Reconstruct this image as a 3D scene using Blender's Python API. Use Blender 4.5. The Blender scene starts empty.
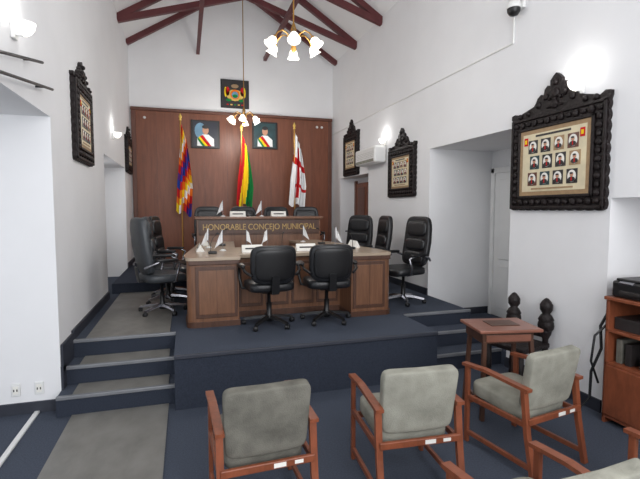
import bpy, bmesh, math, random
from mathutils import Vector, Matrix, Euler
random.seed(4)
scene=bpy.context.scene
try:
    scene.view_settings.view_transform='Standard'
    scene.view_settings.look='None'
except Exception: pass
pi=math.pi
def lin(c):
    r=[]
    for v in c:
        v=v/255.0
        r.append(v/12.92 if v<=0.04045 else ((v+0.055)/1.055)**2.4)
    return (r[0],r[1],r[2],1.0)
MATS={}
def mat(name,col,rough=0.6,metal=0.0,var=0.08,scale=6.0,bump=0.0,bscale=60.0,emit=0.0,ecol=None,kind='noise',stretch=(1,1,1),spec=0.5):
    m=bpy.data.materials.new(name); m.use_nodes=True
    nt=m.node_tree; n=nt.nodes; l=nt.links
    b=n['Principled BSDF']
    b.inputs['Roughness'].default_value=rough; b.inputs['Metallic'].default_value=metal
    b.inputs['Specular IOR Level'].default_value=spec
    tc=n.new('ShaderNodeTexCoord'); mp=n.new('ShaderNodeMapping'); mp.inputs['Scale'].default_value=stretch
    l.new(tc.outputs['Object'],mp.inputs['Vector'])
    if kind=='wood':
        t=n.new('ShaderNodeTexNoise'); t.inputs['Scale'].default_value=scale; t.inputs['Detail'].default_value=8; t.inputs['Roughness'].default_value=0.65; t.inputs['Distortion'].default_value=0.6
    else:
        t=n.new('ShaderNodeTexNoise'); t.inputs['Scale'].default_value=scale; t.inputs['Detail'].default_value=4
    l.new(mp.outputs['Vector'],t.inputs['Vector'])
    cr=n.new('ShaderNodeValToRGB')
    c=lin(col)
    cr.color_ramp.elements[0].position=0.3; cr.color_ramp.elements[1].position=0.7
    cr.color_ramp.elements[0].color=(c[0]*(1-var),c[1]*(1-var),c[2]*(1-var),1)
    cr.color_ramp.elements[1].color=(min(1,c[0]*(1+var)),min(1,c[1]*(1+var)),min(1,c[2]*(1+var)),1)
    l.new(t.outputs['Fac'],cr.inputs['Fac']); l.new(cr.outputs['Color'],b.inputs['Base Color'])
    if bump>0:
        t2=n.new('ShaderNodeTexNoise'); t2.inputs['Scale'].default_value=bscale; t2.inputs['Detail'].default_value=3
        l.new(mp.outputs['Vector'],t2.inputs['Vector'])
        bp=n.new('ShaderNodeBump'); bp.inputs['Strength'].default_value=bump; bp.inputs['Distance'].default_value=0.01
        l.new(t2.outputs['Fac'],bp.inputs['Height']); l.new(bp.outputs['Normal'],b.inputs['Normal'])
    if emit>0:
        b.inputs['Emission Color'].default_value=lin(ecol or col); b.inputs['Emission Strength'].default_value=emit
    MATS[name]=m
    return m
mat('plaster',(233,233,234),0.85,var=0.02,scale=2,bump=0.15,bscale=7)
mat('ceiling_white',(236,236,236),0.9,var=0.015,scale=2,bump=0.08,bscale=8)
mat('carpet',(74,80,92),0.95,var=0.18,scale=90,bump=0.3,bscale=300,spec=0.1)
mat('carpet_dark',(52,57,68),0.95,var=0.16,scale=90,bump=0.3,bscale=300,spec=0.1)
mat('baseboard',(48,51,61),0.6,var=0.08)
mat('nosing',(128,130,134),0.4,metal=0.3,var=0.08)
mat('runner',(122,120,115),0.45,var=0.18,scale=5,bump=0.4,bscale=14,stretch=(1,0.6,1))
mat('board_wood',(122,74,54),0.4,var=0.22,scale=3,kind='wood',stretch=(5,5,0.5),spec=0.35)
mat('board_trim',(98,58,43),0.4,var=0.2,scale=3,kind='wood',stretch=(5,5,0.5))
mat('desk_wood',(116,80,58),0.35,var=0.3,scale=4,kind='wood',stretch=(6,6,0.6))
mat('desk_dark',(80,53,40),0.4,var=0.25,scale=4,kind='wood',stretch=(6,6,0.6))
mat('desk_top',(172,154,134),0.25,var=0.15,scale=4,kind='wood',stretch=(0.6,5,5))
mat('chair_wood',(130,72,48),0.35,var=0.25,scale=6,kind='wood',stretch=(3,3,1))
mat('red_wood',(132,86,70),0.28,var=0.2,scale=5,kind='wood',stretch=(0.8,5,3))
mat('truss_wood',(92,40,42),0.5,var=0.2,scale=4,kind='wood',stretch=(1,1,1))
mat('carved_dark',(28,21,21),0.5,var=0.35,scale=14,bump=0.9,bscale=40,spec=0.3)
mat('black_leather',(25,26,29),0.4,var=0.15,scale=12,bump=0.25,bscale=60)
mat('grey_leather',(58,62,66),0.4,var=0.12,scale=12,bump=0.25,bscale=60)
mat('black_plastic',(20,20,22),0.4,var=0.1)
mat('chrome',(150,150,155),0.25,metal=0.9,var=0.05)
mat('fabric_light',(146,145,134),0.92,var=0.2,scale=9,bump=0.4,bscale=150,spec=0.1)
mat('fabric_dark',(110,108,100),0.92,var=0.28,scale=9,bump=0.4,bscale=150,spec=0.1)
mat('white_plastic',(228,228,226),0.4,var=0.02)
mat('white_paint',(226,226,225),0.5,var=0.02)
mat('paper',(235,233,226),0.8,var=0.03)
mat('cream',(216,204,172),0.5,var=0.12,scale=8)
mat('sepia',(158,130,96),0.6,var=0.15,scale=20)
mat('photo_dark',(40,36,36),0.5,var=0.2)
mat('skin',(196,146,118),0.6,var=0.05)
mat('sky_blue',(110,150,176),0.5,var=0.15)
mat('brass',(170,128,66),0.3,metal=0.8,var=0.08)
mat('gold',(222,186,96),0.35,metal=0.4,var=0.05)
mat('letter_gold',(176,146,90),0.45,metal=0.3,var=0.1)
mat('glass_glow',(255,250,240),0.3,var=0.0,emit=1.2)
mat('sconce_glow',(255,252,245),0.3,var=0.0,emit=1.5)
mat('navy',(22,24,40),0.3,var=.2); mat('teal',(30,62,66),0.3,var=.3,scale=10)
for nm,c in dict(red=(196,36,40),yellow=(240,205,40),green=(30,128,66),orange=(232,120,36),blue=(36,70,160),violet=(92,48,130),white=(236,236,236)).items():
    mat('cloth_'+nm,c,0.85,var=0.07,spec=0.15)

class B:
    def __init__(s,name):
        s.name=name; s.v=[]; s.f=[]; s.fm=[]; s.fs=[]; s.mats=[]
    def mi(s,m):
        if m not in s.mats: s.mats.append(m)
        return s.mats.index(m)
    def add(s,verts,faces,m,smooth=False,M=None):
        o=len(s.v)
        for p in verts:
            p=Vector(p)
            if M is not None: p=M@p
            s.v.append(tuple(p))
        k=s.mi(m) if isinstance(m,str) else None
        for i,f in enumerate(faces):
            s.f.append(tuple(o+j for j in f)); s.fm.append(k if k is not None else s.mi(m[i])); s.fs.append(smooth)
    def box(s,c,d,m,bev=0.0,rot=(0,0,0),seg=2):
        M=Matrix.Translation(Vector(c))@Euler(rot).to_matrix().to_4x4()
        tb=bmesh.new(); bmesh.ops.create_cube(tb,size=1)
        for v in tb.verts: v.co=Vector((v.co.x*d[0],v.co.y*d[1],v.co.z*d[2]))
        if bev>0: bmesh.ops.bevel(tb,geom=tb.edges[:],offset=min(bev,min(d)*0.45),segments=seg,affect='EDGES',profile=0.5)
        tb.verts.index_update()
        s.add([v.co.copy() for v in tb.verts],[[v.index for v in f.verts] for f in tb.faces],m,False,M)
        tb.free()
    def b2(s,x0,x1,y0,y1,z0,z1,m,bev=0.0):
        s.box(((x0+x1)/2,(y0+y1)/2,(z0+z1)/2),(x1-x0,y1-y0,z1-z0),m,bev)
    def prism(s,poly,z0,z1,m,M=None):
        n=len(poly)
        vs=[(p[0],p[1],z0) for p in poly]+[(p[0],p[1],z1) for p in poly]
        fs=[tuple(range(n-1,-1,-1)),tuple(range(n,2*n))]+[(i,(i+1)%n,n+(i+1)%n,n+i) for i in range(n)]
        s.add(vs,fs,m,False,M)
    def sweep(s,pts,prof,m,smooth=True,scales=None,caps=True,up=None):
        pts=[Vector(p) for p in pts]; n=len(pts); k=len(prof)
        T=[]
        for i in range(n):
            a=pts[max(0,i-1)]; b=pts[min(n-1,i+1)]; T.append((b-a).normalized())
        u=Vector(up) if up else (Vector((0,0,1)) if abs(T[0].z)<0.95 else Vector((0,1,0)))
        side=T[0].cross(u).normalized()
        vs=[]
        for i in range(n):
            side=(side-T[i]*side.dot(T[i])).normalized(); uv=side.cross(T[i])
            sc=scales[i] if scales else 1.0
            for (a,b) in prof: vs.append(pts[i]+side*a*sc+uv*b*sc)
        fs=[]
        for i in range(n-1):
            for j in range(k):
                fs.append((i*k+j,i*k+(j+1)%k,(i+1)*k+(j+1)%k,(i+1)*k+j))
        s.add(vs,fs,m,smooth)
        if caps:
            s.add(vs[:k],[tuple(range(k-1,-1,-1))],m); s.add(vs[-k:],[tuple(range(k))],m)
    def tube(s,pts,r,m,seg=8,scales=None):
        s.sweep(pts,[(r*math.cos(2*pi*i/seg),r*math.sin(2*pi*i/seg)) for i in range(seg)],m,True,scales)
    def bar(s,pts,w,h,m,up=None):
        s.sweep(pts,[(-w/2,-h/2),(w/2,-h/2),(w/2,h/2),(-w/2,h/2)],m,False,up=up)
    def lathe(s,prof,c,m,seg=16,M=None):
        vs=[];k=len(prof)
        for i in range(seg):
            a=2*pi*i/seg
            for (r,z) in prof: vs.append((c[0]+r*math.cos(a),c[1]+r*math.sin(a),c[2]+z))
        fs=[]
        for i in range(seg):
            for j in range(k-1):
                ii=(i+1)%seg
                fs.append((i*k+j,ii*k+j,ii*k+j+1,i*k+j+1))
        s.add(vs,fs,m,True,M)
    def sell(s,c,d,m,e=0.4,rot=(0,0,0),bend=None,nu=28,nv=16,e2=None):
        e2=e if e2 is None else e2
        M=Matrix.Translation(Vector(c))@Euler(rot).to_matrix().to_4x4()
        def p(x,q): return math.copysign(abs(x)**q,x)
        vs=[]
        for i in range(nv+1):
            ph=-pi/2+pi*i/nv
            for j in range(nu):
                th=2*pi*j/nu
                q=Vector((d[0]/2*p(math.cos(ph),e)*p(math.cos(th),e2),d[1]/2*p(math.cos(ph),e)*p(math.sin(th),e2),d[2]/2*p(math.sin(ph),e)))
                if bend: q=bend(q)
                vs.append(q)
        fs=[]
        for i in range(nv):
            for j in range(nu):
                fs.append((i*nu+j,i*nu+(j+1)%nu,(i+1)*nu+(j+1)%nu,(i+1)*nu+j))
        s.add(vs,fs,m,True,M)
    def disc(s,c,rx,rz,m,th=0.004,seg=16,face=-1):
        vs=[(c[0]+rx*math.cos(2*pi*i/seg),c[1],c[2]+rz*math.sin(2*pi*i/seg)) for i in range(seg)]
        vs2=[(x,y+face*th,z) for x,y,z in vs]
        n=seg
        s.add(vs+vs2,[tuple(range(n)),tuple(range(2*n-1,n-1,-1))]+[(i,(i+1)%n,n+(i+1)%n,n+i) for i in range(n)],m)
    def done(s,loc=(0,0,0),rz=0.0,parent=None,rx=0.0):
        me=bpy.data.meshes.new(s.name); me.from_pydata(s.v,[],s.f)
        for m in s.mats: me.materials.append(MATS[m])
        for i,p in enumerate(me.polygons):
            p.material_index=s.fm[i]; p.use_smooth=s.fs[i]
        bm=bmesh.new(); bm.from_mesh(me); bmesh.ops.recalc_face_normals(bm,faces=bm.faces[:]); bm.to_mesh(me); bm.free()
        o=bpy.data.objects.new(s.name,me); scene.collection.objects.link(o)
        o.location=loc; o.rotation_euler=(rx,0,rz)
        if parent: o.parent=parent
        return o
def dup(o,loc,rz=0.0,name=None):
    c=o.copy(); c.name=name or o.name.split('.')[0]; scene.collection.objects.link(c)
    c.location=loc; c.rotation_euler=(o.rotation_euler.x,0,rz); return c

XL,XR,YB,YN=-1.1,3.5,10.4,-2.2
EV,RZ,RX=5.3,6.75,1.2
PH=0.495; RI=0.165; DH=0.655
# ---------------- shell
b=B('floor'); b.b2(-3.3,5.2,YN,YB+0.3,-0.15,0,'carpet'); b.done()
def wallx(name,x0,x1,y0,y1,z0,z1,openings,extra=()):
    ys=sorted({y0,y1}|{o[0] for o in openings}|{o[1] for o in openings}); ys=[y for y in ys if y0<=y<=y1]
    b=B(name)
    for a,c in zip(ys[:-1],ys[1:]):
        segs=[(z0,z1)]
        for o in openings:
            if o[0]<=a+1e-6 and o[1]>=c-1e-6:
                ns=[]
                for (p,q) in segs:
                    if o[2]>p: ns.append((p,min(q,o[2])))
                    if o[3]<q: ns.append((max(p,o[3]),q))
                segs=ns
        for (p,q) in segs: b.b2(x0,x1,a,c,p,q,'plaster')
    for e in extra: b.b2(*e,'plaster')
    return b.done()
wallx('wall_right',XR,XR+1.1,YN,YB,0,EV+0.15,[(1.0,2.9,0,1.9),(4.12,5.85,0,2.7),(8.15,9.8,0,2.52)],
      extra=[(4.6,4.7,4.12,5.85,0,2.7),(4.15,4.25,1.0,2.9,0,1.9),(3.86,3.95,8.15,9.8,0,2.52)])
wallx('wall_left',XL-0.6,XL,YN,YB,0,EV+0.15,[(YN,4.38,0,2.6),(7.0,9.3,0,2.6)],extra=[(XL-0.75,XL-0.55,7.0,9.3,0,2.6)])
b=B('wall_alcove'); b.b2(-3.3,XL-0.6,4.38,4.58,0,2.75,'plaster'); b.b2(-3.4,-3.3,YN,4.58,0,2.75,'plaster')
b.b2(-3.4,XL-0.6,YN,4.58,2.6,2.75,'plaster'); b.done()
b=B('wall_back')
M=Matrix(((1,0,0,0),(0,0,-1,YB+0.2),(0,1,0,0),(0,0,0,1)))
b.prism([(XL-.6,0),(XR+1.1,0),(XR+1.1,EV),(XR,EV),(RX,RZ+0.1),(XL,EV),(XL-.6,EV)],0,0.2,'plaster',M); b.done()
b=B('ceiling')
sl=(RZ-EV)
for (xa,xb) in ((XL,RX),(XR,RX)):
    d=-0.3 if xa<RX else 0.3
    za=EV-abs(d)*sl/2.3
    vs=[(xa+d,YN,za),(RX,YN,RZ),(RX,YN,RZ+.15),(xa+d,YN,za+.15)]; vs+= [(x,YB+.1,z) for x,y,z in vs]
    b.add(vs,[(0,1,2,3),(7,6,5,4),(0,4,5,1),(3,2,6,7),(0,3,7,4),(1,5,6,2)],'ceiling_white')
b.done()
# trusses
for ty in (5.1,6.35,7.6,8.85,10.1):
    b=B('roof_truss')
    w,h=0.09,0.105
    b.bar([(XL,ty,EV-0.06),(RX,ty,RZ-0.08)],w,h,'truss_wood')
    b.bar([(XR,ty,EV-0.06),(RX,ty,RZ-0.08)],w,h,'truss_wood')
    if ty in (7.6,8.85):
        b.bar([(XL,ty,EV-0.1),(RX,ty,EV+0.62)],w*.9,h,'truss_wood')
        b.bar([(XR,ty,EV-0.1),(RX,ty,EV+0.62)],w*.9,h,'truss_wood')
    b.done()
for x in (0.34,1.84):
    b=B('roof_beam'); b.bar([(x,5.0,EV-0.02),(x,YB,EV-0.02)],0.07,0.08,'truss_wood'); b.done()
# platform
b=B('platform')
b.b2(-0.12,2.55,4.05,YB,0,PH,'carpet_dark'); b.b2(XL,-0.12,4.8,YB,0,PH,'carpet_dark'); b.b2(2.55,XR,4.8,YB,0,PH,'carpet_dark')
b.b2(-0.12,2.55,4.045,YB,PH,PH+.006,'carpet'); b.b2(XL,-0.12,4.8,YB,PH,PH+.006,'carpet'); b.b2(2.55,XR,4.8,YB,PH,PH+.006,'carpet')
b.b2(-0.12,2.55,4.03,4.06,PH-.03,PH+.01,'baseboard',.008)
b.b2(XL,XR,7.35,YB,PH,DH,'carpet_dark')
b.done()
b=B('floor_recess')
b.b2(XR,4.6,4.12,5.85,0,RI,'carpet')
b.b2(XL-.6,XL,7.0,9.3,0,PH,'carpet'); b.b2(XR,3.86,8.15,9.8,0,PH,'carpet')
b.done()
for (xa,xb) in ((XL,-0.121),(2.551,XR)):
    b=B('stairs')
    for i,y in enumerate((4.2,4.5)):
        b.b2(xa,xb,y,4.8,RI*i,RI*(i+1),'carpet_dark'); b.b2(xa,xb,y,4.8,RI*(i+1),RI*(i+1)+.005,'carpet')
        b.b2(xa,xb,y-.012,y+.025,RI*(i+1)-.014,RI*(i+1)+.02,'nosing',.006)
    b.b2(xa,xb,4.788,4.825,PH-.014,PH+.02,'nosing',.006)
    b.done()
b=B('carpet_runner'); xa,xb=-0.98,-0.18; t=.012
b.b2(xa,xb,YN+.1,4.195,0,t,'runner')
for i,y in enumerate((4.2,4.5,4.8)):
    z=RI*(i+1); ye=(4.485,4.785,7.35)[i]
    b.b2(xa,xb,y+.026,ye,z+.007,z+.016,'runner')
b.done()
# baseboards
b=B('baseboard_left')
b.b2(XL,XL+.02,4.8,7.0,PH,PH+.11,'baseboard')
b.b2(XL,XL+.02,4.4,4.8,0.33,0.33+.25,'baseboard'); b.b2(XL,XL+.02,4.38,4.5,RI,RI+.22,'baseboard')
b.b2(XL-1.9,XL,4.36,4.38,0,.1,'baseboard'); b.b2(XL,XL+.02,9.3,YB,DH,DH+.1,'baseboard'); b.done()
b=B('baseboard_right'); b.b2(XR-.02,XR,5.85,8.15,PH,PH+.11,'baseboard'); b.b2(XR-.02,XR,2.9,4.12,0,.11,'baseboard'); b.b2(XR,4.6,5.83,5.85,RI,RI+.1,'baseboard'); b.done()
b=B('trim_threshold'); b.b2(-1.31,-1.27,YN,4.36,0,.02,'white_paint',.005); b.done()
# doors
b=B('door_1'); x=4.6
b.b2(x-.05,x,4.3,5.7,RI,2.35,'white_paint',.005)
for y0,y1 in ((4.36,4.97),(5.03,5.64)):
    for z0,z1 in ((.3,.95),(1.05,2.25)):
        b.b2(x-.065,x-.05,y0+.06,y1-.06,z0,z1,'white_paint',.012)
b.b2(x-.07,x,4.22,4.3,RI,2.43,'white_paint',.008); b.b2(x-.07,x,5.7,5.78,RI,2.43,'white_paint',.008); b.b2(x-.07,x,4.22,5.78,2.35,2.43,'white_paint',.008)
b.lathe([(0,0),(.02,.01),(.025,.03),(0,.05)],(0,0,0),'brass',12,Matrix.Translation((x-.06,4.95,1.15))@Matrix.Rotation(-pi/2,4,'Y'))
b.done()
b=B('door_2'); x=3.86
b.b2(x-.04,x,8.4,9.6,PH,2.4,'board_wood',.004)
for y0,y1 in ((8.46,8.97),(9.03,9.54)):
    for z0,z1 in ((.7,1.2),(1.3,2.3)): b.b2(x-.055,x-.04,y0+.05,y1-.05,z0,z1,'board_trim',.01)
b.b2(x-.06,x,8.32,8.4,PH,2.46,'board_trim',.008); b.b2(x-.06,x,9.6,9.68,PH,2.46,'board_trim',.008)
b.done()
# back panelling
b=B('wood_panelling')
y=YB; BT=4.0
b.b2(XL+.03,XR-.04,y-.06,y,DH,BT-.05,'board_wood')
n=9; w=(XR-XL-.07)/n
for i in range(n+1):
    xx=XL+.03+i*w; b.b2(xx-.004,xx+.004,y-.064,y-.055,DH,BT-.09,'board_trim')
b.b2(XL+.02,XR-.03,y-.1,y,BT-.07,BT,'board_trim',.015); b.b2(XL+.03,XL+.12,y-.08,y,DH,BT-.05,'board_trim',.01); b.b2(XR-.13,XR-.04,y-.08,y,DH,BT-.05,'board_trim',.01)
for xx in (XL+.3,XR-.3,XR-.42): b.sell((xx,y-.08,3.78),(.06,.05,.06),'white_plastic',1.0)
b.done()

# ---------------- picture frames
def big_frame(name,w,h,ck=1.0):
    b=B(name); fw=.14
    def prof():
        P=[]
        def edge(x0,z0,x1,z1,n,nx,nz,amp):
            for i in range(n*6):
                t=i/(n*6); a=amp*abs(math.sin(pi*t*n))
                P.append((x0+(x1-x0)*t+nx*a,z0+(z1-z0)*t+nz*a))
        W,H=w/2,h/2
        edge(-W,-H,W,-H,11,0,-1,.016); edge(W,-H,W,H,10,1,0,.014)
        P.extend([(x,H+z*ck) for x,z in [(W+.02,.02),(W+.02,.06),(W-.03,.07),(W-.08,.04),(W-.14,.06),(W-.22,.08),(.24*w,.1),(.2*w+.02,.13),(.2*w,.17),(.16*w,.2),(.13*w,.19),(.12*w,.24),(.09*w,.27),(.06*w,.26),(.06*w,.31),(.03*w,.345),(0,.37),(-.03*w,.345),(-.06*w,.31),(-.06*w,.26),(-.09*w,.27),(-.12*w,.24),(-.13*w,.19),(-.16*w,.2),(-.2*w,.17),(-.2*w-.02,.13),(-.24*w,.1),(-W+.22,.08),(-W+.14,.06),(-W+.08,.04),(-W+.03,.07),(-W-.02,.06),(-W-.02,.02)]])
        edge(-W,H,-W,-H,10,-1,0,.014)
        return P
    Mx=Matrix(((1,0,0,0),(0,0,-1,0),(0,1,0,0),(0,0,0,1)))
    b.prism(prof(),0,.04,'carved_dark',Mx)
    W,H=w/2,h/2
    for (o,t,d) in ((0.0,.03,.06),(fw-.03,.03,.065)):
        for sx in (-1,1): b.box((sx*(W-o-t/2),-d/2,0),(t,d,h-2*o),'carved_dark',.008)
        for sz in (-1,1): b.box((0,-d/2,sz*(H-o-t/2)),(w-2*o,d,t),'carved_dark',.008)
    n=13
    for i in range(n):
        t=-W+fw/2+(w-fw)*i/(n-1)
        for sz in (-1,1): b.sell((t,-.05,sz*(H-fw/2)),(.065,.035,.05+.02*(i%2)),'carved_dark',.9,nu=10,nv=6)
    for i in range(1,11):
        t=-H+fw/2+(h-fw)*i/11
        for sx in (-1,1): b.sell((sx*(W-fw/2),-.05,t),(.05+.02*(i%2),.035,.06),'carved_dark',.9,nu=10,nv=6)
    for (x,z,r) in ((0,.28,.06),(0,.17,.1),(.1*w,.16,.06),(-.1*w,.16,.06),(.18*w,.1,.06),(-.18*w,.1,.06),(.3*w,.04,.05),(-.3*w,.04,.05),(.0,.07,.08),(.4*w,.03,.05),(-.4*w,.03,.05)):
        b.sell((x,-.045,H+z*ck),(r,.05,r*1.1*ck),'carved_dark',.9,nu=12,nv=8)
    for sx in (-1,1):
        pts=[(sx*(.06+.11*t*math.cos(t*5)),-.05,H+(.12+.07*t*math.sin(t*5))*ck) for t in [i/14 for i in range(15)]]
        b.tube(pts,.012,'carved_dark',6)
    iw,ih=w-2*fw,h-2*fw
    b.box((0,-.045,0),(iw+.02,.015,ih+.02),'sepia')
    b.box((0,-.05,0),(iw*.9,.012,ih*.88),'cream')
    bg=('photo_dark','sepia','teal','photo_dark','board_trim')
    for r_,(n,z) in enumerate(((4,ih*.24),(4,ih*.0),(4,-ih*.25))):
        for i in range(n):
            x=(i-(n-1)/2)*iw*.19+(.03*iw if r_==1 else 0)
            b.box((x,-.058,z),(iw*.14,.005,ih*.2),bg[(i*3+r_*2)%5])
            b.disc((x,-.0605,z),iw*.055,ih*.085,'paper',.002)
            b.disc((x,-.0625,z-ih*.045),iw*.045,ih*.036,'photo_dark',.002)
            b.box((x,-.0655,z-ih*.04),(iw*.012,.002,ih*.05),'cloth_red')
            b.disc((x,-.0625,z+ih*.02),iw*.022,ih*.032,'skin',.003)
            b.disc((x,-.0655,z+ih*.038),iw*.022,ih*.014,'photo_dark',.002)
    for sx in (-1,1):
        b.box((sx*iw*.4,-.057,ih*.33),(iw*.06,.004,ih*.12),'cloth_red'); b.box((sx*iw*.4,-.06,ih*.33),(iw*.03,.004,ih*.06),'cloth_yellow')
    b.box((0,-.057,ih*.4),(iw*.5,.004,ih*.03),'photo_dark'); b.box((0,-.057,-ih*.4),(iw*.6,.004,ih*.025),'sepia')
    return b
big_frame('carved_picture_frame',1.14,.95).done((XR,3.50,2.28),-pi/2)
big_frame('carved_picture_frame',.92,.8,.9).done((XR,6.7,2.42),-pi/2)
big_frame('carved_picture_frame',.85,.86,.9).done((XR,9.05,2.98),-pi/2)
big_frame('carved_picture_frame',.84,.84,.7).done((XL,5.55,2.75),pi/2)
big_frame('carved_picture_frame',.8,.66,.7).done((XL,9.75,2.88),pi/2)
# portraits on panel
def portrait(name,w,h,kind):
    b=B(name)
    b.box((0,-.015,0),(w,.03,h),'black_plastic',.006)
    b.box((0,-.032,0),(w*.9,.006,h*.92),'photo_dark')
    y=-.036
    if kind==2:
        for (x,z,rx,rz,m) in ((0,-.05,.3,.2,'gold'),(-.26,.08,.07,.16,'cloth_red'),(.26,.08,.07,.16,'cloth_red'),(-.33,.05,.04,.18,'cloth_yellow'),(.33,.05,.04,.18,'cloth_yellow'),(-.22,-.22,.1,.05,'cloth_green'),(.22,-.22,.1,.05,'cloth_green'),(0,.27,.13,.07,'sepia')):
            b.disc((x*w,y,z*h),rx*w,rz*h,m)
        b.disc((0,y-.005,-.02*h),.17*w,.17*h,'cloth_orange'); b.disc((0,y-.01,-.04*h),.12*w,.12*h,'sky_blue'); b.disc((0,y-.014,-.08*h),.09*w,.06*h,'cloth_green')
        for i in range(5): b.box(((i-2)*.13*w,y,-.38*h),(.07*w,.006,.04*h),('cloth_red','gold','cloth_green','gold','cloth_red')[i])
    else:
        b.box((0,y+.002,.0),(.84*w,.006,.88*h),'navy' if kind==0 else 'teal')
        if kind==0: b.disc((-.18*w,y,.12*h),.2*w,.28*h,'sky_blue')
        Mx=Matrix(((1,0,0,0),(0,0,-1,y),(0,1,0,0),(0,0,0,1)))
        b.prism([(-.3*w,-.42*h),(.3*w,-.42*h),(.29*w,-.16*h),(.1*w,-.01*h),(-.1*w,-.01*h),(-.29*w,-.16*h)],.004,.010,'cloth_white',Mx)
        b.disc((0,y-.008,.14*h),.11*w,.15*h,'skin'); b.disc((0,y-.012,.26*h),.12*w,.07*h,'photo_dark')
        b.prism([(.08*w,-.42*h),(.2*w,-.42*h),(-.1*w,-.03*h),(-.2*w,-.08*h)],.010,.014,'cloth_red',Mx)
        b.prism([(-.02*w,-.42*h),(.08*w,-.42*h),(-.2*w,-.08*h),(-.25*w,-.13*h)],.010,.014,'cloth_yellow',Mx)
        b.prism([(-.12*w,-.42*h),(-.02*w,-.42*h),(-.25*w,-.13*h),(-.29*w,-.18*h)],.010,.014,'cloth_green',Mx)
    return b
portrait('portrait_picture',.62,.62,0).done((.47,YB-.064,3.48))
portrait('portrait_picture',.59,.62,1).done((1.81,YB-.064,3.52))
portrait('coat_of_arms_picture',.64,.64,2).done((1.14,YB,4.43))

# ---------------- flags
def flag(name,colf,w,hh,x,y,z0,top):
    b=B(name); 
    b.lathe([(0,0),(.16,0),(.16,.03),(.05,.06),(.03,.1)],(0,0,0),'brass',20)
    b.tube([(0,0,.05),(0,0,top)],.016,'brass',10)
    b.lathe([(0,0),(.03,.01),(.02,.04),(.035,.08),(0,.16)],(0,0,top-.01),'gold',12)
    nu,nv=28,40; vs=[]
    for j in range(nv+1):
        t=j/nv
        for i in range(nu+1):
            s=i/nu
            sp=.35+.65*min(1,t*1.6)
            xx=.018+(s*w)*sp-(w*.45)*(t**.7)*sp
            yy=-.03+.06*math.sin(s*5.2*pi+t*1.2)*(.5+.5*t)-.03*s
            zz=top-.08-hh*t-(.38*s*(1-t*.75))-.05*math.sin(s*9)*t
            vs.append((xx,yy,zz))
    fs=[];ms=[]
    for j in range(nv):
        for i in range(nu):
            fs.append((j*(nu+1)+i,j*(nu+1)+i+1,(j+1)*(nu+1)+i+1,(j+1)*(nu+1)+i)); ms.append(colf((i+.5)/nu,(j+.5)/nv))
    b.add(vs,fs,ms,True)
    return b.done((x,y,z0))
W7=['red','orange','yellow','white','orange','red','violet','blue']
flag('wiphala_flag',lambda s,t:'cloth_'+W7[(int(s*6)+int(t*11))%8],.3,1.8,-.06,9.75,DH,3.0)
flag('bolivian_flag',lambda s,t:'cloth_red' if s+.35*t<.48 else ('cloth_yellow' if s+.3*t<.85 else 'cloth_green'),.32,1.5,1.2,9.75,DH,2.85)
flag('white_red_flag',lambda s,t:'cloth_red' if (abs(s-.5)<.07 and .1<t<.9) or (abs(t-.35)<.04) or (abs(t-.7)<.03 and s>.3) else 'cloth_white',.33,1.6,2.38,9.75,DH,2.95)

# ---------------- chandeliers
def chandelier(x,y,z):
    b=B('chandelier')
    zt=RZ-.15-z
    b.tube([(0,0,.15),(0,0,zt)],.009,'brass',6)
    b.lathe([(0,.0),(.07,0),(.05,.06),(0,.12)],(0,0,zt-.03),'brass',14)
    b.lathe([(0,-.14),(.02,-.12),(.035,-.08),(.02,-.04),(.06,0),(.05,.05),(.02,.08),(.035,.13),(.015,.2),(0,.22)],(0,0,0),'brass',16)
    for k in range(6):
        a=2*pi*k/6+.3; c,s_=math.cos(a),math.sin(a)
        pts=[(c*r,s_*r,zz) for r,zz in ((.03,.02),(.09,.08),(.15,.1),(.21,.06),(.25,-.0))]
        b.tube(pts,.008,'brass',6)
        Mx=Matrix.Translation((c*.25,s_*.25,0))@Matrix.Rotation(a,4,'Z')@Matrix.Rotation(-.55,4,'Y')
        b.lathe([(.015,.0),(.04,-.02),(.052,-.05),(.055,-.08),(.075,-.11)],(0,0,0),'glass_glow',14,Mx)
        b.sell(Vector((c*.27,s_*.27,-.06)),(.045,.045,.07),'glass_glow',1.0,nu=10,nv=8)
        b.lathe([(0,.02),(.022,.015),(.022,-.01),(0,-.012)],(0,0,0),'brass',10,Mx)
    o=b.done((x,y,z))
    L=bpy.data.lights.new('chandelier_light','POINT'); L.energy=46; L.color=(1,.98,.94); L.shadow_soft_size=.25
    lo=bpy.data.objects.new('chandelier_light',L); scene.collection.objects.link(lo); lo.parent=o; lo.location=(0,0,-.28)
chandelier(1.24,5.1,3.74); chandelier(1.2,9.3,3.7)
# sconces
def sconce(x,y,z,s):
    b=B('wall_sconce'); k=.75
    b.box((s*.012,0,-.02),(.024,.08,.11),'white_plastic',.008)
    b.lathe([(.02*k,-.06*k),(.05*k,-.04*k),(.075*k,.0),(.085*k,.05*k),(.08*k,.05*k),(.07*k,.0),(.045*k,-.035*k),(.0,-.05*k)],(s*.08,0,0),'sconce_glow',18)
    b.tube([(s*.02,0,-.04),(s*.07,0,-.045)],.01,'white_plastic',8)
    o=b.done((x,y,z))
    L=bpy.data.lights.new('sconce_light','POINT'); L.energy=2.4; L.color=(1,.99,.97); L.shadow_soft_size=.06
    lo=bpy.data.objects.new('sconce_light',L); scene.collection.objects.link(lo); lo.parent=o; lo.location=(s*.13,0,.08)
for (x,y,z,s) in ((XR,3.24,2.93,-1),(XR,7.35,3.03,-1),(XL,3.55,3.03,1),(XL,7.85,3.0,1)): sconce(x,y,z,s)

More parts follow.
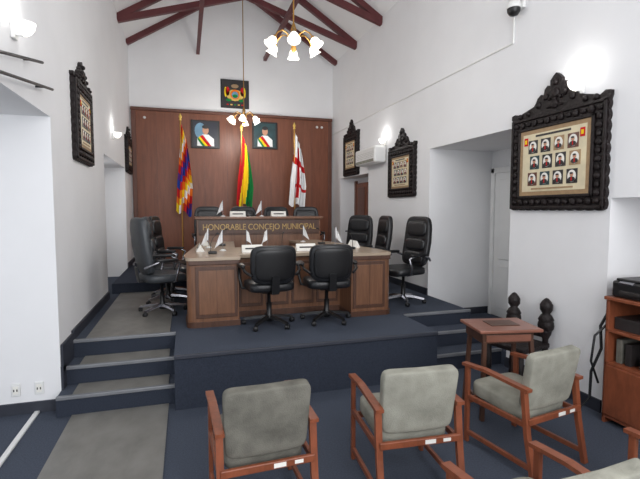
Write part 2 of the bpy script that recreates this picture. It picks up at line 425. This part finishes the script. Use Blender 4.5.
# dome camera, AC, conduit
b=B('security_camera')
b.box((-.02,0,.05),(.04,.14,.14),'white_plastic',.01); b.tube([(-.01,0,.08),(-.08,0,.09),(-.1,0,.05)],.03,'white_plastic')
b.lathe([(0,.06),(.06,.055),(.075,.0),(.075,-.02),(0,-.02)],(-.1,0,0),'white_plastic',20)
b.lathe([(.068,-.02),(.066,-.05),(.045,-.085),(0,-.1)],(-.1,0,0),'black_plastic',20)
b.done((XR,4.04,3.96))
b=B('air_conditioner')
b.box((-.12,0,0),(.24,.95,.3),'white_plastic',.04,seg=4); b.box((-.235,0,-.1),(.02,.85,.05),'fabric_light',.005)
for i in range(4): b.box((-.236,0,-.04+.03*i),(.008,.86,.004),'fabric_light')
b.done((XR,7.8,2.8))
b=B('cable_conduit'); b.b2(XR-.02,XR,4.15,YB-.01,3.62,3.635,'white_plastic',.004); b.b2(XR-.02,XR,4.13,4.15,3.62,3.9,'white_plastic',.004); b.done()
b=B('metal_rods')
b.tube([(XL+.07,3.95,2.93),(XL+.09,1.8,2.42)],.011,'black_plastic'); b.tube([(XL+.07,4.2,2.79),(XL+.09,2.0,2.43)],.011,'black_plastic')
for (y,z) in ((3.75,2.885),(2.6,2.61),(4.0,2.757),(2.7,2.545)): b.tube([(XL+.002,y,z),(XL+.075,y,z)],.008,'black_plastic')
b.done()
for x in (-1.45,-1.27):
    b=B('power_outlet')
    b.box((0,-.007,0),(.07,.014,.11),'white_plastic',.005); b.box((0,-.016,0),(.04,.004,.07),'paper',.001)
    for dx in (-.012,.012): b.box((dx,-.019,0),(.008,.004,.02),'black_plastic')
    b.done((x,4.378,.22))

# ---------------- council desk
root=bpy.data.objects.new('council_desk',None); scene.collection.objects.link(root); root.location=(0,0,PH+.006)
def arc(cx,cy,r,a0,a1,n): return [(cx+r*math.cos(a0+(a1-a0)*i/n),cy+r*math.sin(a0+(a1-a0)*i/n)) for i in range(n+1)]
def off(poly,d):
    c=Vector((sum(p[0] for p in poly)/len(poly),sum(p[1] for p in poly)/len(poly)))
    return [tuple(Vector(p)+(Vector(p)-c).normalized()*d) for p in poly]
b=B('left_wing')
lw=arc(.09,5.04,.09,pi*1.5,pi,6)[::1]
polyL=[(.56,4.95)]+lw+[(0,5.3),(.22,7.35),(.75,7.35),(.56,5.5)]
b.prism(polyL,0,.74,'desk_wood'); b.prism(off(polyL,.03),.74,.775,'desk_top'); b.prism(off(polyL,.02),0,.06,'desk_dark')
for x0,x1 in ((.09,.545),):
    b.b2(x0,x1,4.938,4.96,.1,.67,'desk_dark',.006); b.b2(x0+.035,x1-.035,4.932,4.96,.14,.63,'desk_wood',.006)
b.b2(.315,.32,4.93,4.96,.14,.63,'desk_dark')
b.b2(0.02,.57,4.93,4.97,.69,.74,'desk_dark',.008)
b.done(parent=root)
b=B('right_wing')
polyR=[(1.9,4.92),(2.34,4.92)]+arc(2.34,5.01,.09,-pi/2,0,6)+[(2.43,5.3),(2.2,7.35),(1.7,7.35),(1.9,5.5)]
b.prism(polyR,0,.74,'desk_wood'); b.prism(off(polyR,.03),.74,.775,'desk_top'); b.prism(off(polyR,.02),0,.06,'desk_dark')
b.b2(1.92,2.34,4.908,4.93,.1,.67,'desk_dark',.006); b.b2(1.955,2.305,4.902,4.93,.14,.63,'desk_wood',.006)
b.b2(2.13,2.135,4.9,4.93,.14,.63,'desk_dark')
b.b2(1.89,2.41,4.9,4.94,.69,.74,'desk_dark',.008)
b.done(parent=root)
b=B('center_section')
b.b2(.56,1.9,5.32,5.36,0,.72,'desk_wood'); b.b2(.54,1.92,5.26,6.3,.72,.765,'desk_top',.008); b.b2(.56,1.9,5.30,5.34,0,.07,'desk_dark')
for i in range(4):
    x0=.6+i*.325; b.b2(x0,x0+.29,5.31,5.33,.12,.66,'desk_dark',.006); b.b2(x0+.03,x0+.26,5.305,5.33,.16,.62,'desk_wood',.006)
b.b2(.6,.64,6.1,6.25,0,.72,'desk_wood'); b.b2(1.82,1.86,6.1,6.25,0,.72,'desk_wood')
b.done(parent=root)
b=B('head_section')
b.b2(.18,2.25,7.36,7.42,0,1.14,'desk_wood'); b.b2(.14,2.29,7.3,7.9,1.14,1.18,'desk_wood',.01); b.b2(.18,.24,7.42,7.85,.16,1.14,'desk_wood'); b.b2(2.19,2.25,7.42,7.85,.16,1.14,'desk_wood')
b.b2(.2,2.23,7.345,7.37,.88,.9,'desk_dark',.004); b.b2(.2,2.23,7.35,7.37,.9,1.13,'desk_dark',.004)
b.done(parent=root)
cu=bpy.data.curves.new('txt','FONT'); cu.body='HONORABLE CONCEJO MUNICIPAL'; cu.size=.14; cu.extrude=.005
to=bpy.data.objects.new('txt',cu); scene.collection.objects.link(to)
bpy.context.view_layer.update()
dg=bpy.context.evaluated_depsgraph_get()
me=bpy.data.meshes.new_from_object(to.evaluated_get(dg)); bpy.data.objects.remove(to)
xs=[v.co.x for v in me.vertices]; wd=max(xs)-min(xs)
lt=bpy.data.objects.new('desk_lettering',me); scene.collection.objects.link(lt); me.materials.clear(); me.materials.append(MATS['letter_gold'])
k=1.9/wd; lt.scale=(k,1,1); lt.rotation_euler=(pi/2,0,0); lt.location=(.26,7.346,.965); lt.parent=root

def table_flag(x,y,z,rz=0):
    b=B('table_flag')
    b.lathe([(0,0),(.04,0),(.04,.01),(.01,.02)],(0,0,0),'white_plastic',12)
    b.tube([(0,0,.01),(0,0,.27)],.004,'chrome',6)
    vs=[];n=8
    for j in range(n+1):
        for i in range(n+1):
            s,t=i/n,j/n
            vs.append((.004+.1*s*(.4+.6*t),.018*math.sin(s*7+t),.27-.16*t-.08*s))
    fs=[(j*(n+1)+i,j*(n+1)+i+1,(j+1)*(n+1)+i+1,(j+1)*(n+1)+i) for j in range(n) for i in range(n)]
    b.add(vs,fs,'cloth_white',True)
    b.done((x,y,z),rz)
zt=PH+.006+.775; zh=PH+.006+1.18; zc=PH+.006+.765
for (x,y,z) in ((.3,6.2,zt),(.45,5.7,zt),(2.1,6.1,zt),(.8,6.1,zc),(1.1,6.15,zc),(.6,7.5,zh),(1.25,7.5,zh),(1.82,6.9,zt)): table_flag(x,y,z,random.uniform(-.5,.5)-(pi if random.random()<.4 else 0))
def nameplate(x,y,z,rz):
    b=B('name_plate'); b.prism([(-.05,0),(.05,0),(0,.09)],-.13,.13,'paper',Matrix(((0,0,1,0),(1,0,0,0),(0,1,0,0),(0,0,0,1)))); b.box((0,-.029,.045),(.18,.003,.018),'photo_dark',rot=(-.5,0,0)); b.done((x,y,z),rz)
for (x,y,z,r) in ((.8,5.55,zc,0),(1.5,5.55,zc,0),(.17,5.75,zt,-pi/2),(.28,6.7,zt,-pi/2),(2.27,5.8,zt,pi/2),(.85,7.55,zh,0),(1.55,7.55,zh,0)): nameplate(x,y,z,r)
def mic(x,y,z,rz):
    b=B('microphone'); b.box((0,0,.015),(.08,.1,.03),'black_plastic',.01); b.tube([(0,.02,.03),(0,.02,.12),(0,-.01,.19),(0,-.05,.23)],.004,'black_plastic',6); b.sell((0,-.065,.24),(.022,.045,.022),'black_plastic',1,nu=10,nv=6); b.done((x,y,z),rz)
for (x,y,z,r) in ((.3,5.35,zt,pi/2),(.5,6.5,zt,pi/2),(2.1,5.45,zt,-pi/2),(1.98,6.4,zt,-pi/2),(1.05,7.6,zh,pi),(1.2,5.6,zc,0)): mic(x,y,z,r)

# ---------------- office chairs
def office_chair(hi,leather,bw):
    b=B('office_chair')
    b.lathe([(0,.05),(.04,.05),(.045,.1),(.03,.13),(.03,.26),(.02,.26),(.02,.4),(0,.4)],(0,0,0),'black_plastic',14)
    for k in range(5):
        a=2*pi*k/5+.2; c,s_=math.cos(a),math.sin(a)
        b.sweep([(c*.03,s_*.03,.1),(c*.16,s_*.16,.09),(c*.29,s_*.29,.065)],[(-.022,-.014),(.022,-.014),(.016,.014),(-.016,.014)],'black_plastic' if not hi else 'chrome',False,[1.2,1,.8])
        Mx=Matrix.Translation((c*.29,s_*.29,.028))@Matrix.Rotation(a+.5,4,'Z')@Matrix.Rotation(pi/2,4,'Y')
        b.lathe([(0,-.025),(.02,-.025),(.028,-.02),(.028,-.004),(.018,0),(.028,.004),(.028,.02),(.02,.025),(0,.025)],(0,0,0),'black_plastic',12,Mx)
        b.tube([(c*.29,s_*.29,.03),(c*.29,s_*.29,.06)],.008,'black_plastic',6)
    b.box((0,0,.4),(.2,.24,.04),'black_plastic',.01)
    b.sell((0,.02,.46),(.52,.52,.12),leather,.45,bend=lambda q:Vector((q.x,q.y,q.z-.25*max(0,q.y-.12)**1.2)))
    if hi:
        H=.7; cz=.5+H/2
        cur=lambda q:Vector((q.x*(1-.12*max(0,q.z/H)),q.y+.5*q.x*q.x+.12*(q.z/H)**2,q.z))
        b.sell((0,-.27,cz),(bw,.1,H),leather,.4,rot=(.14,0,0),bend=cur)
        for i,(z,hh) in enumerate(((-.22,.17),(-.04,.17),(.18,.22))):
            b.sell((0,-.225-.14*z,cz+z),(bw*.78,.1,hh),leather,.5,rot=(.14,0,0),bend=lambda q:Vector((q.x,q.y+.4*q.x*q.x,q.z)))
        b.bar([(0,-.05,.4),(0,-.28,.42),(0,-.31,.6)],.09,.02,'black_plastic')
    else:
        H=.42; cz=.5+H/2
        cur=lambda q:Vector((q.x*(1+.04*(q.z/H)),q.y+.9*q.x*q.x,q.z))
        b.sell((0,-.27,cz),(bw,.08,H),leather,.45,rot=(.12,0,0),bend=cur,e2=.5)
        b.sell((0,-.3,cz),(bw*.84,.06,H*.82),'black_plastic',.4,rot=(.12,0,0),bend=cur)
        b.bar([(0,-.05,.4),(0,-.3,.41),(0,-.335,.6)],.08,.02,'black_plastic')
    for sx in (-1,1):
        pts=[(sx*.2,.08,.41),(sx*.29,.08,.43),(sx*.31,.1,.54),(sx*.31,.13,.64),(sx*.31,.05,.68),(sx*.31,-.1,.68),(sx*.3,-.2,.64),(sx*.24,-.27,.6)]
        b.tube(pts,.016,'black_plastic' if not hi else 'chrome',8)
        b.sell((sx*.31,-.02,.69),(.06,.26,.04),'black_plastic',.5)
    return b
P=PH+.006
mb=office_chair(False,'black_leather',.5).done((.88,4.84,P),.05)
dup(mb,(1.56,4.84,P),-.08)
hb=office_chair(True,'black_leather',.54).done((2.9,5.5,P),pi/2+.15)
dup(hb,(2.8,6.45,P),pi/2-.1); dup(hb,(2.7,7.02,P),pi/2+.5)
gb=office_chair(True,'grey_leather',.54).done((-.3,5.85,P),-pi/2+.35)
dup(gb,(-.25,6.48,P),-pi/2); dup(hb,(-.2,7.03,P),-pi/2-.2)
for x in (.45,1.1,1.75,2.3): dup(hb,(x,8.35,DH),pi+random.uniform(-.2,.2))

# ---------------- waiting chairs
def armchair(fab):
    b=B('waiting_armchair'); W='chair_wood'
    tilt=.17
    b.sell((0,-.24,.635),(.48,.075,.41),fab,.2,rot=(tilt,0,0),bend=lambda q:Vector((q.x*(1+.03*q.z/.2),q.y+.25*q.x*q.x,q.z)),nu=40,nv=24)
    b.sell((0,.04,.41),(.47,.5,.12),fab,.3,rot=(.05,0,0))
    for sx in (-1,1):
        x=sx*.265
        b.box((x,.27,.3),(.028,.04,.6),W,.006); 
        b.bar([(x,-.33,0),(x,-.27,.3),(x,-.235,.6)],.03,.04,W,up=(1,0,0))
        b.sweep([(x,.31,.605),(x,.1,.62),(x,-.28,.6)],[(-.025,-.011),(.025,-.011),(.025,.011),(-.025,.011)],W,False)
        b.box((x,-.02,.08),(.025,.56,.035),W,.005); b.box((x,0,.36),(.025,.52,.04),W,.005)
    b.box((0,-.275,.385),(.53,.025,.045),W,.006); b.box((0,.24,.34),(.53,.025,.045),W,.006)
    b.box((.06,-.289,.385),(.07,.003,.025),'paper'); b.box((.17,-.289,.385),(.05,.003,.02),'paper')
    return b
ca=armchair('fabric_dark').done((.405,2.6,0),.04)
cb=armchair('fabric_light').done((1.37,2.58,0),-.08)
dup(cb,(2.37,2.62,0),.16); dup(cb,(1.43,1.44,0),.06); dup(cb,(2.54,1.42,0),0)

# ---------------- side desk
b=B('wooden_side_desk'); zt2=.77
b.box((0,0,zt2),(.56,.42,.028),'red_wood',.008); b.box((0,.02,zt2-.07),(.46,.34,.09),'desk_dark',.006)
b.box((0,-.155,zt2-.07),(.4,.01,.06),'red_wood',.003)
for sx in (-1,1):
    b.bar([(sx*.21,-.14,zt2-.1),(sx*.24,-.19,0)],.032,.032,'desk_dark'); b.bar([(sx*.21,.14,zt2-.1),(sx*.24,.17,0)],.032,.032,'desk_dark')
    b.bar([(sx*.23,-.17,.15),(sx*.23,.16,.15)],.025,.03,'desk_dark')
b.bar([(-.23,0,.15),(.23,0,.15)],.025,.03,'desk_dark')
b.box((.02,.02,zt2+.017),(.26,.18,.006),'desk_dark',.002)
b.done((2.66,3.22,0),-.2)
# carved chair
b=B('carved_wooden_chair')
prof=[(0,0),(.035,0),(.04,.05),(.03,.1),(.04,.16),(.028,.24),(.028,.5),(.05,.55),(.06,.6),(.04,.64),(.075,.7),(.055,.74),(.035,.76),(.06,.8),(.062,.85),(.045,.88),(.02,.91),(0,.92)]
for sx in (-1,1):
    b.lathe(prof,(sx*.18,-.2,0),'carved_dark',14)
    b.sell((sx*.18,-.2,.64),(.15,.13,.14),'carved_dark',.8,nu=12,nv=8)
    b.lathe([(0,0),(.03,0),(.035,.06),(.025,.12),(.035,.2),(.03,.42),(0,.42)],(sx*.18,.2,0),'carved_dark',12)
b.box((0,0,.44),(.44,.44,.05),'carved_dark',.012); b.box((0,-.2,.54),(.34,.03,.06),'carved_dark',.01)
b.done((3.2,3.62,0),-pi/2+pi+.25)
# cabinet
b=B('wooden_cabinet'); W='chair_wood'
x0,x1,y0,y1,H=3.36,3.84,1.75,2.78,1.08
b.b2(x0,x1,y1-.025,y1,0,H,W,.004); b.b2(x0,x1,y0,y0+.025,0,H,W,.004); b.b2(x1-.02,x1,y0,y1,0,H,'desk_dark')
b.b2(x0-.02,x1,y0-.01,y1+.01,H-.03,H,W,.006)
for z in (.05,.5,.78): b.b2(x0,x1,y0,y1,z,z+.025,W,.004)
b.b2(x0-.01,x0+.01,y0+.02,(y0+y1)/2-.01,.08,.5,W,.006); b.b2(x0-.01,x0+.01,(y0+y1)/2+.01,y1-.02,.08,.5,W,.006)
b.b2(x0-.025,x0-.01,(y0+y1)/2-.05,(y0+y1)/2-.035,.25,.35,'brass',.003); b.b2(x0-.025,x0-.01,(y0+y1)/2+.035,(y0+y1)/2+.05,.25,.35,'brass',.003)
for i,(yy,w,h,z,m) in enumerate(((2.7,.05,.2,.525,'fabric_dark'),(2.62,.05,.18,.525,'photo_dark'),(2.4,.25,.1,.525,'black_plastic'),(2.6,.3,.1,.805,'photo_dark'),(2.2,.2,.14,.805,'black_plastic'),(2.1,.2,.15,.525,'fabric_dark'))):
    b.b2(x0+.06,x1-.08,yy-w/2,yy+w/2,z,z+h,m,.004)
b.done()
b=B('printer'); b.box((0,0,.07),(.42,.5,.14),'black_plastic',.02); b.box((-.02,0,.15),(.36,.44,.02),'black_plastic',.008); b.box((-.215,0,.05),(.03,.34,.03),'photo_dark',.005); b.box((-.2,.12,.13),(.05,.12,.02),'chrome',.003,rot=(0,-.5,0)); b.done((3.58,2.5,1.08))
b=B('black_cable')
b.tube([(3.47,2.8,1.02),(3.4,2.86,.8),(3.42,2.86,.6),(3.34,2.88,.4),(3.37,2.91,.15),(3.24,2.94,.02)],.012,'black_plastic'); b.tube([(3.45,2.81,.85),(3.34,2.86,.72),(3.31,2.86,.5),(3.4,2.86,.3)],.01,'black_plastic'); b.done()

# ---------------- lights
w=bpy.data.worlds.new('World'); scene.world=w; w.use_nodes=True
w.node_tree.nodes['Background'].inputs[0].default_value=(.92,.95,1,1); w.node_tree.nodes['Background'].inputs[1].default_value=1.15
def area(name,loc,target,sx,sy,e,c):
    L=bpy.data.lights.new(name,'AREA'); L.shape='RECTANGLE'; L.size=sx; L.size_y=sy; L.energy=e; L.color=c
    o=bpy.data.objects.new(name,L); scene.collection.objects.link(o); o.location=loc
    o.rotation_euler=(Vector(target)-Vector(loc)).to_track_quat('-Z','Y').to_euler(); return o
area('fill_rear',(1.4,-1.9,3.0),(1.4,6,2.9),4,3.2,205,(.98,.98,1))  # added soft fill lamp behind the camera, no window modelled there
area('daylight_alcove',(-3.1,1.6,1.5),(0,3.6,1.2),2.2,2,32,(.86,.93,1))
area('area_left_niche',(-1.6,8.1,1.7),(0,8.6,1.6),1.6,1.5,10,(.95,.97,1))  # area lamp inside the closed left niche, aimed into the room
# ---------------- camera
cam=bpy.data.cameras.new('cam'); cam.lens=24.75; cam.sensor_width=36; cam.sensor_fit='HORIZONTAL'; cam.clip_start=.05
co=bpy.data.objects.new('camera',cam); scene.collection.objects.link(co)
ps,pt=math.radians(17.0),math.radians(3.9)
fw=Vector((math.sin(ps)*math.cos(pt),math.cos(ps)*math.cos(pt),-math.sin(pt)))
r=Vector((math.cos(ps),-math.sin(ps),0)); u=r.cross(fw)
Mx=Matrix((r,u,-fw)).transposed().to_4x4(); Mx.translation=Vector((0,0,1.8)); co.matrix_world=Mx
scene.camera=co
